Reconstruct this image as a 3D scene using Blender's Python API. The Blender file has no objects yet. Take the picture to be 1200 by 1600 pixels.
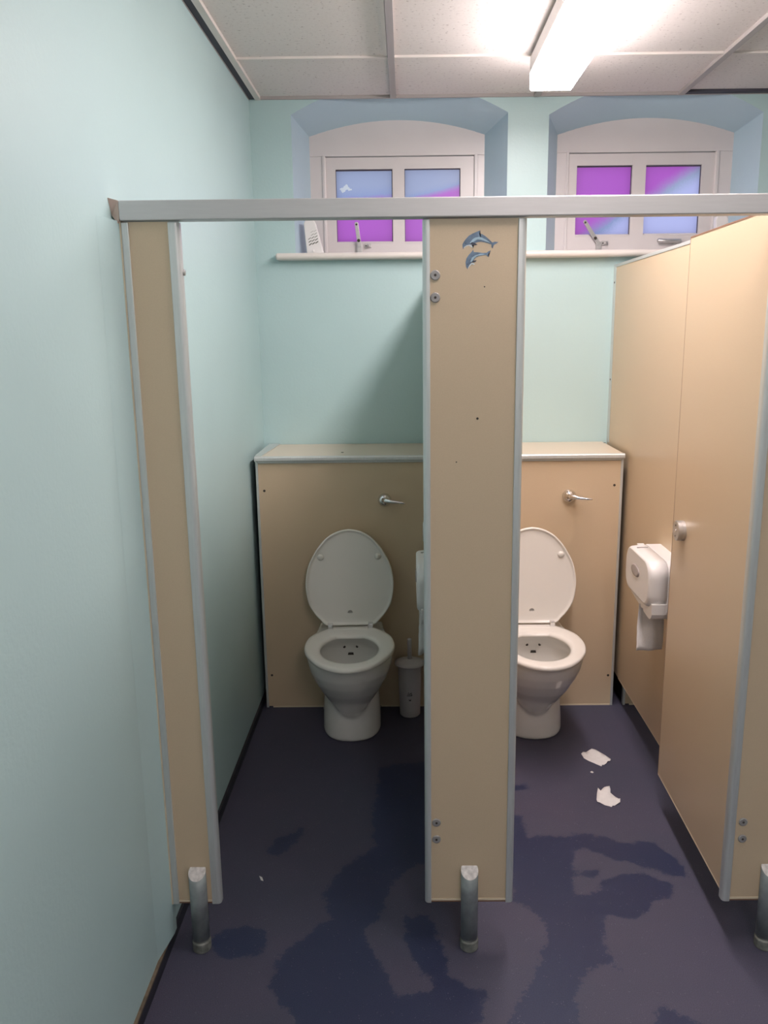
import bpy, bmesh, math, random
from mathutils import Vector, Matrix
random.seed(7)
S = bpy.context.scene
COL = S.collection
PI = math.pi

# ---------------------------------------------------------------- camera
CZ = 1.6014; FPX = 1271.57; PX = 626.12; PY = 791.84
FWD = Vector((-0.00686857, 0.97804159, -0.20829657))
RGT = Vector((0.99993946, 0.004927, -0.0098386))
UPV = Vector((0.00859628, 0.20835154, 0.97801623))
cd = bpy.data.cameras.new('camera'); cam = bpy.data.objects.new('camera', cd); COL.objects.link(cam)
M = Matrix((RGT, UPV, -FWD)).transposed().to_4x4(); M.translation = (0, 0, CZ); cam.matrix_world = M
cd.sensor_fit = 'VERTICAL'; cd.sensor_height = 36; cd.sensor_width = 27
cd.lens = FPX / 1600 * 36; cd.shift_x = (600 - PX) / 1600; cd.shift_y = (PY - 800) / 1600
cd.clip_start = 0.02
S.camera = cam

# ---------------------------------------------------------------- daylight, exposure
LAMP = 40.0; FILL_LAMP = 25.0; LAMP_COL = (1.0, .87, .86)
w = bpy.data.worlds.new('sky'); S.world = w; w.use_nodes = True
bg = w.node_tree.nodes['Background']; bg.inputs[0].default_value = (.92, .95, 1.0, 1); bg.inputs[1].default_value = 1.05
S.view_settings.view_transform = 'Standard'; S.view_settings.look = 'None'
S.view_settings.exposure = 0.0; S.view_settings.gamma = 1.0; S.view_settings.use_curve_mapping = False

# ---------------------------------------------------------------- main dimensions (metres)
XL = -.6455; YB = 3.6878; YW = 3.8578; ZC = 2.5655; ZT = 2.80
XR = 2.50; YR = -2.3                       # right wall, wall behind the camera
YF = 1.8905; YD = 3.3127; ZP = .1275; ZD = 1.112; PZT = 1.8505; SILL = 1.9445
PX3 = .9146; PXM = .1480; PTH = .018       # partitions: left face, thickness

def hitp(px, py, axis, val):
    """point of the photographed ray on the plane axis = val"""
    v = FWD + RGT * ((px - PX) / FPX) + UPV * ((PY - py) / FPX)
    o = Vector((0, 0, CZ))
    return o + v * ((val - o[axis]) / v[axis])

# ---------------------------------------------------------------- materials
def new_mat(name):
    m = bpy.data.materials.new(name); m.use_nodes = True
    nt = m.node_tree; return m, nt, nt.nodes['Principled BSDF']

def mat(name, col, rough=.5, metal=0., var=.04, scale=6., bump=0., bscale=200., spec=.5, coat=0., stretch=None, sss=0.):
    m, nt, b = new_mat(name); N = nt.nodes; L = nt.links
    b.inputs['Roughness'].default_value = rough; b.inputs['Metallic'].default_value = metal
    b.inputs['Specular IOR Level'].default_value = spec; b.inputs['Coat Weight'].default_value = coat
    tc = N.new('ShaderNodeTexCoord'); src = tc.outputs['Object']
    if stretch:
        mp = N.new('ShaderNodeMapping'); mp.inputs['Scale'].default_value = stretch; L.new(src, mp.inputs[0]); src = mp.outputs[0]
    no = N.new('ShaderNodeTexNoise'); no.inputs['Scale'].default_value = scale; no.inputs['Detail'].default_value = 5
    L.new(src, no.inputs['Vector'])
    rp = N.new('ShaderNodeValToRGB'); e = rp.color_ramp.elements
    e[0].position = .3; e[1].position = .7
    e[0].color = tuple(c * (1 - var) for c in col) + (1,); e[1].color = tuple(min(1, c * (1 + var)) for c in col) + (1,)
    L.new(no.outputs[0], rp.inputs[0]); L.new(rp.outputs[0], b.inputs['Base Color'])
    if bump:
        n2 = N.new('ShaderNodeTexNoise'); n2.inputs['Scale'].default_value = bscale; n2.inputs['Detail'].default_value = 3
        L.new(src, n2.inputs['Vector'])
        bp = N.new('ShaderNodeBump'); bp.inputs['Strength'].default_value = bump; bp.inputs['Distance'].default_value = .002
        L.new(n2.outputs[0], bp.inputs['Height']); L.new(bp.outputs[0], b.inputs['Normal'])
    return m

MINT = mat('mint_paint', (.465, .640, .645), .42, var=.02, scale=2.5, bump=.25, bscale=90)
BLUE = mat('pale_blue_paint', (.44, .585, .67), .45, var=.025, scale=3, bump=.25, bscale=90)
LAM = mat('beige_laminate', (.61, .485, .33), .36, var=.025, scale=400, bump=.10, bscale=900)
LAMD = mat('brown_board_edge', (.22, .12, .07), .6)
LAMC = mat('cream_board_edge', (.72, .62, .46), .5)
ALU = mat('brushed_aluminium', (.64, .67, .655), .40, metal=.5, var=.04, scale=40, stretch=(6, 6, .4))
RAIL = mat('satin_aluminium', (.56, .56, .555), .45, metal=.45, var=.03, scale=30, stretch=(.4, 6, 6))
LEG = mat('dull_aluminium_tube', (.30, .33, .33), .45, metal=.5, var=.25, scale=25)
LEGCAP = mat('worn_white_cap', (.62, .60, .58), .5, var=.25, scale=90)
DIRT = mat('dirty_collar', (.20, .21, .19), .6, metal=.2, var=.4, scale=60)
CHROME = mat('chrome', (.75, .75, .76), .08, metal=1.0, var=.01)
SATIN = mat('satin_steel', (.58, .57, .56), .32, metal=.8, var=.05, scale=80)
BOLTM = mat('grey_bolt_head', (.36, .35, .34), .5, metal=.3, var=.08, scale=80)
DARK = mat('dark_screw', (.05, .04, .035), .5, metal=.3)
CERAM = mat('white_ceramic', (.76, .75, .71), .09, var=.01, coat=.4)
SEATM = mat('white_seat_plastic', (.80, .78, .73), .22, var=.01)
SEATG = mat('pale_grey_emblem', (.50, .49, .46), .4)
HOLE = mat('dark_flush_hole', (.035, .03, .025), .6)
WPLAS = mat('white_plastic', (.78, .77, .76), .28, var=.01)
GPLAS = mat('grey_window_plastic', (.38, .34, .33), .2)
GROOVE = mat('grey_groove', (.30, .28, .27), .6)
TISSUE = mat('white_tissue', (.80, .79, .78), .9, var=.03, scale=60, bump=.4, bscale=250)
FRAME = mat('white_gloss_paint', (.66, .63, .625), .30, var=.02, scale=8, bump=.12, bscale=40)
PUTTY = mat('dark_putty', (.07, .06, .09), .8)
SILLM = mat('cream_gloss_sill', (.74, .70, .655), .28, var=.02, scale=8)
SEAL = mat('pinkish_sealant', (.62, .47, .40), .6)
NAVYC = mat('navy_cove', (.020, .022, .032), .5, var=.3, scale=20)
BLACKS = mat('dark_shadow_gap', (.055, .055, .075), .7)
GRID = mat('taupe_grid_metal', (.40, .375, .365), .45, var=.03)
GRIDW = mat('pale_grid_edge', (.74, .70, .66), .5)
BWALL = mat('plain_wall_paint', (.60, .68, .67), .5)
DB = mat('dolphin_slate_blue', (.13, .20, .29), .35, var=.35, scale=60)
DL = mat('dolphin_pale_blue', (.36, .52, .62), .35, var=.15, scale=60)
DK = mat('dolphin_dark_fin', (.03, .04, .07), .35)
DW = mat('dolphin_white_edge', (.62, .68, .70), .4)
INK = mat('black_print', (.02, .02, .02), .5)

def ceiling_mat():
    m, nt, b = new_mat('mineral_fibre_tile'); N = nt.nodes; L = nt.links
    b.inputs['Roughness'].default_value = .9
    tc = N.new('ShaderNodeTexCoord')
    no = N.new('ShaderNodeTexNoise'); no.inputs['Scale'].default_value = 85; no.inputs['Detail'].default_value = 4; no.inputs['Roughness'].default_value = .6
    L.new(tc.outputs['Object'], no.inputs['Vector'])
    rp = N.new('ShaderNodeValToRGB'); e = rp.color_ramp.elements
    e[0].position = .30; e[0].color = (.42, .37, .36, 1); e[1].position = .38; e[1].color = (.74, .70, .675, 1)
    x = e.new(.8); x.color = (.79, .75, .725, 1)
    L.new(no.outputs[0], rp.inputs[0])
    L.new(rp.outputs[0], b.inputs['Base Color'])
    bp = N.new('ShaderNodeBump'); bp.inputs['Strength'].default_value = .5; bp.inputs['Distance'].default_value = .003
    L.new(rp.outputs[0], bp.inputs['Height']); L.new(bp.outputs[0], b.inputs['Normal'])
    return m
TILE = ceiling_mat()

def floor_mat():
    m, nt, b = new_mat('navy_safety_vinyl'); N = nt.nodes; L = nt.links
    at = N.new('ShaderNodeAttribute'); at.attribute_name = 'damp'
    tc = N.new('ShaderNodeTexCoord')
    def noise(sc, det=4, rg=.6):
        n = N.new('ShaderNodeTexNoise'); n.inputs['Scale'].default_value = sc; n.inputs['Detail'].default_value = det
        n.inputs['Roughness'].default_value = rg; L.new(tc.outputs['Object'], n.inputs['Vector']); return n.outputs[0]
    def math_(op, a, c, v=None):
        n = N.new('ShaderNodeMath'); n.operation = op
        for i, q in enumerate((a, c)):
            if isinstance(q, (int, float)): n.inputs[i].default_value = q
            else: L.new(q, n.inputs[i])
        return n.outputs[0]
    d = math_('ADD', at.outputs['Fac'], math_('MULTIPLY', math_('SUBTRACT', noise(26, 9, .78), .5), .11))
    rp = N.new('ShaderNodeMapRange'); rp.inputs['From Min'].default_value = -.003; rp.inputs['From Max'].default_value = .004
    L.new(d, rp.inputs['Value'])
    big = noise(2.2, 3)
    dry = N.new('ShaderNodeMix'); dry.data_type = 'RGBA'; L.new(big, dry.inputs[0])
    dry.inputs[6].default_value = (.050, .060, .094, 1); dry.inputs[7].default_value = (.088, .074, .116, 1)
    wet = N.new('ShaderNodeMix'); wet.data_type = 'RGBA'; L.new(big, wet.inputs[0])
    wet.inputs[6].default_value = (.021, .034, .080, 1); wet.inputs[7].default_value = (.034, .034, .078, 1)
    mx = N.new('ShaderNodeMix'); mx.data_type = 'RGBA'
    L.new(rp.outputs[0], mx.inputs[0]); L.new(dry.outputs[2], mx.inputs[6]); L.new(wet.outputs[2], mx.inputs[7])
    vo = N.new('ShaderNodeTexVoronoi'); vo.inputs['Scale'].default_value = 150; L.new(tc.outputs['Object'], vo.inputs['Vector'])
    sp = math_('LESS_THAN', vo.outputs['Distance'], .22)
    sel = math_('GREATER_THAN', noise(37, 2), .60)
    spk = math_('MULTIPLY', math_('MULTIPLY', sp, sel), .30)
    m2 = N.new('ShaderNodeMix'); m2.data_type = 'RGBA'; L.new(spk, m2.inputs[0]); L.new(mx.outputs[2], m2.inputs[6])
    m2.inputs[7].default_value = (.20, .20, .25, 1)
    fine = N.new('ShaderNodeMix'); fine.data_type = 'RGBA'; fine.blend_type = 'MULTIPLY'; fine.inputs[0].default_value = .5
    L.new(m2.outputs[2], fine.inputs[6])
    fr = N.new('ShaderNodeValToRGB'); fr.color_ramp.elements[0].color = (.55, .55, .55, 1); fr.color_ramp.elements[0].position = .3
    fr.color_ramp.elements[1].position = .65; fr.color_ramp.elements[1].color = (1.3, 1.3, 1.3, 1)
    L.new(noise(420, 2), fr.inputs[0]); L.new(fr.outputs[0], fine.inputs[7])
    L.new(fine.outputs[2], b.inputs['Base Color'])
    rr = N.new('ShaderNodeMapRange'); rr.inputs['To Min'].default_value = .62; rr.inputs['To Max'].default_value = .42
    L.new(rp.outputs[0], rr.inputs['Value']); L.new(rr.outputs[0], b.inputs['Roughness'])
    b.inputs['Specular IOR Level'].default_value = .35
    bp = N.new('ShaderNodeBump'); bp.inputs['Strength'].default_value = .35; bp.inputs['Distance'].default_value = .0015
    L.new(noise(300, 2), bp.inputs['Height']); L.new(bp.outputs[0], b.inputs['Normal'])
    return m
FLOORM = floor_mat()

def pane_mat(name, ax, az, c, soft, colA, colB, colC, blob=None):
    """frosted tinted glass lit by the sky behind it; tint changes across the line ax*x + az*z = c (object space)"""
    m, nt, b = new_mat(name); N = nt.nodes; L = nt.links
    tc = N.new('ShaderNodeTexCoord')
    sx = N.new('ShaderNodeSeparateXYZ'); L.new(tc.outputs['Object'], sx.inputs[0])
    def mth(op, a, c_=None):
        n = N.new('ShaderNodeMath'); n.operation = op
        for i, q in enumerate((a, c_)):
            if q is None: continue
            if isinstance(q, (int, float)): n.inputs[i].default_value = q
            else: L.new(q, n.inputs[i])
        return n.outputs[0]
    no = N.new('ShaderNodeTexNoise'); no.inputs['Scale'].default_value = 160; no.inputs['Detail'].default_value = 4; L.new(tc.outputs['Object'], no.inputs['Vector'])
    n2 = N.new('ShaderNodeTexNoise'); n2.inputs['Scale'].default_value = 9; n2.inputs['Detail'].default_value = 3; L.new(tc.outputs['Object'], n2.inputs['Vector'])
    s = mth('ADD', mth('MULTIPLY', sx.outputs[0], ax), mth('MULTIPLY', sx.outputs[2], az))
    s = mth('ADD', s, mth('MULTIPLY', mth('SUBTRACT', no.outputs[0], .5), soft * .5))
    s = mth('ADD', s, mth('MULTIPLY', mth('SUBTRACT', n2.outputs[0], .5), soft * .8))
    mr = N.new('ShaderNodeMapRange'); mr.interpolation_type = 'SMOOTHSTEP'
    mr.inputs['From Min'].default_value = c - soft; mr.inputs['From Max'].default_value = c + soft
    L.new(s, mr.inputs['Value'])
    rp = N.new('ShaderNodeValToRGB'); e = rp.color_ramp.elements
    e[0].position = 0; e[0].color = colA + (1,); e[1].position = .55; e[1].color = colB + (1,)
    q = e.new(1.0); q.color = colC + (1,)
    L.new(mr.outputs[0], rp.inputs[0]); out = rp.outputs[0]
    if blob:
        gx, gz, r = blob
        dx = mth('SUBTRACT', sx.outputs[0], gx); dz = mth('MULTIPLY', mth('SUBTRACT', sx.outputs[2], gz), 1.5)
        dd = mth('SQRT', mth('ADD', mth('MULTIPLY', dx, dx), mth('MULTIPLY', dz, dz)))
        n3 = N.new('ShaderNodeTexNoise'); n3.inputs['Scale'].default_value = 45; n3.inputs['Detail'].default_value = 5; L.new(tc.outputs['Object'], n3.inputs['Vector'])
        dd = mth('ADD', dd, mth('MULTIPLY', mth('SUBTRACT', n3.outputs[0], .5), r * 2.6))
        k = mth('LESS_THAN', dd, r * .55)
        mb = N.new('ShaderNodeMix'); mb.data_type = 'RGBA'; L.new(k, mb.inputs[0]); L.new(out, mb.inputs[6]); mb.inputs[7].default_value = (.62, .66, .72, 1)
        out = mb.outputs[2]
    tl = N.new('ShaderNodeBsdfTranslucent'); L.new(out, tl.inputs[0])
    gl = N.new('ShaderNodeBsdfGlossy'); gl.inputs['Roughness'].default_value = .35; gl.inputs[0].default_value = (.6, .6, .6, 1)
    ms = N.new('ShaderNodeMixShader'); ms.inputs[0].default_value = .05
    L.new(tl.outputs[0], ms.inputs[1]); L.new(gl.outputs[0], ms.inputs[2])
    L.new(ms.outputs[0], N['Material Output'].inputs[0]); N.remove(b)
    return m
PK = (.48, .125, .60); PKB = (.36, .22, .66); BL = (.30, .37, .62); WB = (.52, .55, .90); BL2 = (.36, .42, .62)
CLEAR, nt_, b_ = new_mat('clear_glass_body')
tr_ = nt_.nodes.new('ShaderNodeBsdfTransparent'); nt_.links.new(tr_.outputs[0], nt_.nodes['Material Output'].inputs[0]); nt_.nodes.remove(b_)

def emis(name, col, st):
    m, nt, b = new_mat(name)
    b.inputs['Base Color'].default_value = (.8, .8, .8, 1)
    b.inputs['Emission Color'].default_value = col + (1,); b.inputs['Emission Strength'].default_value = st
    return m
GLOW = emis('lit_lamp_diffuser', LAMP_COL, LAMP)
GLOWS = emis('lit_lamp_diffuser_side', LAMP_COL, LAMP * .72)
FILL_GLOW = emis('added_fill_light_diffuser', LAMP_COL, FILL_LAMP)

# ---------------------------------------------------------------- mesh helpers
def obj(name, bm, ms, parent=None, smooth=False, bevel=0, seg=2, kind=None, rc=True):
    if rc: bmesh.ops.recalc_face_normals(bm, faces=bm.faces[:])
    me = bpy.data.meshes.new(name); bm.to_mesh(me); bm.free()
    for m in (ms if isinstance(ms, (list, tuple)) else [ms]): me.materials.append(m)
    if smooth:
        for p in me.polygons: p.use_smooth = True
    o = bpy.data.objects.new(name, me); COL.objects.link(o)
    if parent: o.parent = parent
    if bevel:
        b = o.modifiers.new('bevel', 'BEVEL'); b.width = bevel; b.segments = seg; b.limit_method = 'ANGLE'; b.angle_limit = .6
        b.harden_normals = False
    if kind: o['kind'] = kind
    return o

def thing(name, label, cat, loc=(0, 0, 0), rotz=0, group=None):
    o = bpy.data.objects.new(name, None); COL.objects.link(o)
    o.empty_display_size = .05
    o.location = loc; o.rotation_euler = (0, 0, rotz); o['label'] = label; o['category'] = cat
    if group: o['group'] = group
    return o

def tag(o, label, cat, group=None):
    o['label'] = label; o['category'] = cat
    if group: o['group'] = group
    return o

def box(bm, x0, x1, y0, y1, z0, z1, mi=0):
    v = [bm.verts.new((x, y, z)) for x in (x0, x1) for y in (y0, y1) for z in (z0, z1)]
    for f in ((0, 1, 3, 2), (4, 6, 7, 5), (0, 4, 5, 1), (2, 3, 7, 6), (0, 2, 6, 4), (1, 5, 7, 3)):
        fc = bm.faces.new([v[i] for i in f]); fc.material_index = mi
    return v

def prism(bm, pts, ext, mi=0):
    """polygon pts (3D) extruded by vector ext"""
    a = [bm.verts.new(p) for p in pts]; e = Vector(ext); b = [bm.verts.new(Vector(p) + e) for p in pts]
    n = len(pts)
    fs = [bm.faces.new(a), bm.faces.new(b[::-1])]
    for i in range(n): fs.append(bm.faces.new((a[i], b[i], b[(i + 1) % n], a[(i + 1) % n])))
    for f in fs: f.material_index = mi
    return fs

def loft(bm, rings, cap0=True, cap1=True, closed=True, mi=0):
    R = [[bm.verts.new(p) for p in r] for r in rings]; n = len(R[0])
    for i in range(len(R) - 1):
        for j in range(n if closed else n - 1):
            k = (j + 1) % n
            bm.faces.new((R[i][j], R[i][k], R[i + 1][k], R[i + 1][j])).material_index = mi
    if cap0: bm.faces.new(R[0][::-1]).material_index = mi
    if cap1: bm.faces.new(R[-1]).material_index = mi
    return R

def lathe(bm, prof, c=(0, 0, 0), axis=(0, 0, 1), n=32, mi=0):
    """prof: list of (radius, height) along axis"""
    ax = Vector(axis).normalized(); q = Vector((0, 0, 1)).rotation_difference(ax); c = Vector(c)
    rings = []
    for r, h in prof:
        r = max(r, 1e-5)
        rings.append([c + q @ Vector((r * math.cos(2 * PI * i / n), r * math.sin(2 * PI * i / n), h)) for i in range(n)])
    loft(bm, rings, mi=mi)

def tube(bm, path, radii, n=12, mi=0, flat=1.0):
    rings = []
    P = [Vector(p) for p in path]
    for i, p in enumerate(P):
        t = (P[min(i + 1, len(P) - 1)] - P[max(i - 1, 0)]).normalized()
        s = t.cross(Vector((0, 0, 1)));
        if s.length < 1e-3: s = Vector((1, 0, 0))
        s.normalize(); u = s.cross(t).normalized(); r = radii[i] if isinstance(radii, (list, tuple)) else radii
        rings.append([p + s * (r * math.cos(2 * PI * k / n)) + u * (r * flat * math.sin(2 * PI * k / n)) for k in range(n)])
    loft(bm, rings, mi=mi)

def screw(x, y, z, parent, axis=(0, -1, 0), r=.005, m=DARK, name='screw', h=.0015):
    bm = bmesh.new(); lathe(bm, [(r, 0), (r, h * .5), (r * .75, h)], (x, y, z), axis, 14)
    return obj(name, bm, m, parent, smooth=False)

# ================================================================= SETTING
# floor with traced damp patches (signed distance stored per vertex, edge broken up in the material)
def crop(x, y): return hitp(340 + x / 1.519, 1150 + y / 1.519, 2, 0)
damp_polys = [
 [(480, 60), (385, 75), (375, 150), (365, 200), (375, 260), (330, 290), (280, 330), (250, 380), (270, 430), (200, 480), (150, 520), (120, 590), (150, 640), (200, 700),
  (470, 760), (590, 760), (625, 660), (640, 610), (580, 590), (545, 560), (535, 500), (500, 425), (440, 430), (450, 500), (475, 550), (512, 590), (500, 612), (420, 612), (400, 565), (360, 500), (345, 470),
  (372, 440), (400, 400), (420, 345), (450, 320), (500, 300), (560, 290), (560, 100), (520, 60)],
 [(690, 180), (722, 190), (735, 240), (790, 235), (830, 240), (850, 228), (920, 240), (960, 255), (1030, 250), (1090, 290), (1118, 340), (1060, 325), (980, 302), (920, 287),
  (880, 270), (850, 268), (842, 300), (845, 320), (900, 318), (905, 345), (950, 330), (1000, 325), (1080, 350), (1085, 375), (1040, 390), (1000, 430), (920, 430), (915, 480), (930, 520),
  (975, 575), (950, 552), (900, 540), (860, 575), (850, 640), (865, 690), (860, 760), (640, 760), (690, 680), (720, 620), (750, 580), (775, 500), (780, 455), (760, 420), (725, 400), (690, 395), (705, 380), (690, 280)],
 [(1045, 640), (1085, 655), (1150, 684), (1200, 740), (1060, 760), (1040, 690)],
 [(-20, 480), (60, 450), (110, 460), (120, 500), (60, 530), (0, 525)],
 [(700, 113), (733, 112), (735, 128), (705, 130)],
 [(130, 250), (200, 220), (205, 235), (150, 285), (120, 280)],
]
dry_polys = [[(840, 330), (900, 335), (915, 350), (890, 375), (850, 380), (838, 350)]]
def sdist(p, poly):
    ins = False; d = 1e9; n = len(poly)
    for i in range(n):
        a = poly[i]; b = poly[(i + 1) % n]
        if (a[1] > p[1]) != (b[1] > p[1]) and p[0] < (b[0] - a[0]) * (p[1] - a[1]) / (b[1] - a[1]) + a[0]: ins = not ins
        ex, ey = b[0] - a[0], b[1] - a[1]; L2 = ex * ex + ey * ey + 1e-12
        t = max(0, min(1, ((p[0] - a[0]) * ex + (p[1] - a[1]) * ey) / L2))
        d = min(d, math.hypot(p[0] - a[0] - t * ex, p[1] - a[1] - t * ey))
    return d if ins else -d
polysW = [[(crop(*q).x, crop(*q).y) for q in P] for P in damp_polys]
dryW = [[(crop(*q).x, crop(*q).y) for q in P] for P in dry_polys]
bm = bmesh.new(); dl = bm.verts.layers.float.new('damp')
gx = [XL - .2, XL]; x = XL
while x < 1.2: x += .0165; gx.append(x)
gx += [1.7, XR + .1]
gy = [YR - .1, 0, .6, 1.0]; y = 1.0
while y < 3.1: y += .0165; gy.append(y)
gy += [3.4, YB + .1]
V = []
for yy in gy:
    row = []
    for xx in gx:
        v = bm.verts.new((xx, yy, 0))
        s = -.1
        if 1.0 < yy < 3.12 and xx < 1.21:
            s = max(sdist((xx, yy), P) for P in polysW)
            for P in dryW: s = min(s, -sdist((xx, yy), P))
            s = max(-.1, min(.1, s))
        v[dl] = s; row.append(v)
    V.append(row)
for j in range(len(gy) - 1):
    for i in range(len(gx) - 1): bm.faces.new((V[j][i], V[j][i + 1], V[j + 1][i + 1], V[j + 1][i]))
obj('floor', bm, FLOORM, kind='structure', rc=False)

# left, right and rear walls
bm = bmesh.new(); box(bm, XL - .12, XL, YR, YB, 0, ZT); obj('wall_left', bm, MINT, kind='structure')
bm = bmesh.new(); box(bm, XR, XR + .12, YR, YB, 0, ZT); obj('wall_right', bm, BWALL, kind='structure')
bm = bmesh.new(); box(bm, XL - .12, XR + .12, YR - .12, YR, 0, ZT); obj('wall_rear', bm, BWALL, kind='structure')

# back wall with two arched, splayed window recesses
WIN = [dict(o0=-.472, o1=.4418, oz=2.505, oh=.125, i0=-.4160, i1=.3605, iz=2.456, ih=.064),
       dict(o0=.6138, o1=1.5117, oz=2.494, oh=.13, i0=.681, i1=1.459, iz=2.452, ih=.065)]
def arch(a0, a1, z, h, n=20):
    out = []
    for k in range(n + 1):
        t = -1 + 2 * k / n; out.append((a0 + (a1 - a0) * k / n, z + h * (1 - t * t)))
    return out
bm = bmesh.new()
def wquad(x0, x1, za0, za1, zb0, zb1):
    vs = [bm.verts.new(p) for p in ((x0, YB, za0), (x1, YB, za1), (x1, YB, zb1), (x0, YB, zb0))]; bm.faces.new(vs)
edges = [XL - .12]
for Wn in WIN: edges += [Wn['o0'], Wn['o1']]
edges.append(XR + .12)
for k in (0, 2, 4): wquad(edges[k], edges[k + 1], 0, 0, ZT, ZT)
for Wn in WIN:
    a = arch(Wn['o0'], Wn['o1'], Wn['oz'], Wn['oh'])
    zb = SILL - .028
    for (x0, z0), (x1, z1) in zip(a, a[1:]):
        wquad(x0, x1, 0, 0, zb, zb); wquad(x0, x1, z0, z1, ZT, ZT)
bmesh.ops.remove_doubles(bm, verts=bm.verts[:], dist=1e-5)
for f in bm.faces:
    if f.normal.y > 0: f.normal_flip()
obj('wall_back', bm, MINT, kind='structure', rc=False)

for k, Wn in enumerate(WIN):
    bm = bmesh.new()
    zb = SILL - .028
    o = [(Wn['o0'], zb)] + arch(Wn['o0'], Wn['o1'], Wn['oz'], Wn['oh']) + [(Wn['o1'], zb)]
    i = [(Wn['i0'], zb)] + arch(Wn['i0'], Wn['i1'], Wn['iz'], Wn['ih']) + [(Wn['i1'], zb)]
    A = [bm.verts.new((x, YB, z)) for x, z in o]; B = [bm.verts.new((x, YW + .05, z)) for x, z in i]
    # taper is measured at the window plane; carry it on behind the frame
    for v, (xo, zo), (xi, zi) in zip(B, o, i): v.co = Vector((xo + (xi - xo) * 1.12, YW + .02, zo + (zi - zo) * 1.12))
    for q in range(len(A) - 1): bm.faces.new((A[q], A[q + 1], B[q + 1], B[q]))
    r = obj('trim_%d' % (4 + k), bm, BLUE, kind='structure', smooth=True)
    es = r.modifiers.new('split', 'EDGE_SPLIT'); es.split_angle = .35
    r['label'] = 'pale blue splayed reveal around the %s window' % ('left', 'right')[k]

# ceiling: tiles in an exposed grid
TX0 = -.0405; TB = .6
bars_x = [TX0 + TB * k for k in range(-1, 5)]
bars_y = [3.190 - TB * k for k in range(0, 10)]
bm = bmesh.new(); box(bm, XL - .1, XR + .1, YR - .1, YB, ZC + .010, ZC + .03); ce = obj('ceiling', bm, TILE, kind='structure')
bm = bmesh.new()
for x in bars_x:
    if x < XL + .1: continue
    box(bm, x - .0125, x + .0125, YR, YB - .004, ZC - .004, ZC + .012)
g1 = obj('trim_1', bm, GRID, kind='structure', bevel=.001)
bm = bmesh.new()
for y in bars_y:
    if y < YR: continue
    for xa, xb in zip([XL + .03] + [b + .0125 for b in bars_x[1:]], [b - .0125 for b in bars_x[1:]] + [XR]):
        box(bm, xa, xb, y - .006, y + .006, ZC + .002, ZC + .012)
box(bm, TX0 - .026, TX0 - .0135, 1.4, 3.155, ZC - .001, ZC + .010)     # lifted tile edge beside the main bar
box(bm, TX0 + 1.2 + .0135, TX0 + 1.2 + .020, 1.4, 3.15, ZC - .001, ZC + .010)
obj('trim_2', bm, GRIDW, kind='structure')
bm = bmesh.new()
box(bm, XL, XL + .027, YR, YB, ZC + .001, ZC + .012, 0)                 # dark shadow gap along the left wall
box(bm, XL + .027, XL + .050, YR, YB - .002, ZC - .003, ZC + .012, 1)   # pale angle
box(bm, XL, XL + .002, YR, YB, ZC - .003, ZC + .004, 2)
box(bm, XL + .05, XR, YB - .010, YB, ZC - .002, ZC + .012, 2)
box(bm, TX0 + 1.2 + .0125, XR, YB - .038, YB - .010, ZC - .001, ZC + .012, 0)
obj('trim_3', bm, [BLACKS, GRIDW, GRID], kind='structure')
bm = bmesh.new(); prism(bm, [(XL, YR, 0), (XL + .010, YR, 0), (XL + .006, YR, .026), (XL, YR, .030)], (0, YB - YR, 0)); obj('baseboard_left', bm, NAVYC, kind='structure')
bm = bmesh.new(); box(bm, XL, XL + .008, YR, YF - .02, .030, .036); obj('trim_6', bm, mat('old_brown_sealant', (.16, .12, .08), .6, var=.4, scale=40), kind='structure')

# window sill: one continuous bullnosed board below both windows
bm = bmesh.new()
prof = []
for k in range(9):
    a = PI / 2 + PI * k / 8; prof.append((YB - .036 + .0145 * math.cos(a), SILL - .0145 + .0145 * math.sin(a)))
prof = [(YW + .02, SILL)] + prof + [(YW + .02, SILL - .029)]
def sill_ring(x, s=1):
    return [(x, (YB - .036 + (y - (YB - .036)) * s) if y < YB - .02 else y, SILL - .0145 + (z - SILL + .0145) * s) for y, z in prof]
# the part in front of the wall runs the whole length; inside each recess it runs back to the frame
front = [(y, z) for y, z in prof if y < YB - .02]
fr = lambda x, s: [(x, YB + .002, SILL - .0145 + .0145 * s)] + [(x, YB - .036 + (y - YB + .036) * s, SILL - .0145 + (z - SILL + .0145) * s) for y, z in front] + [(x, YB + .002, SILL - .0145 - .0145 * s)]
loft(bm, [fr(-.5535, .45), fr(-.551, .8), fr(-.546, 1), fr(1.60, 1), fr(1.604, .8)])
for Wn in WIN:
    box(bm, Wn['o0'] - .0, Wn['o1'] + .0, YB, YW + .015, SILL - .028, SILL - .0005)
sl = obj('trim_7', bm, SILLM, kind='structure'); sl['label'] = 'cream bullnosed sill board running below both windows'

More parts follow.
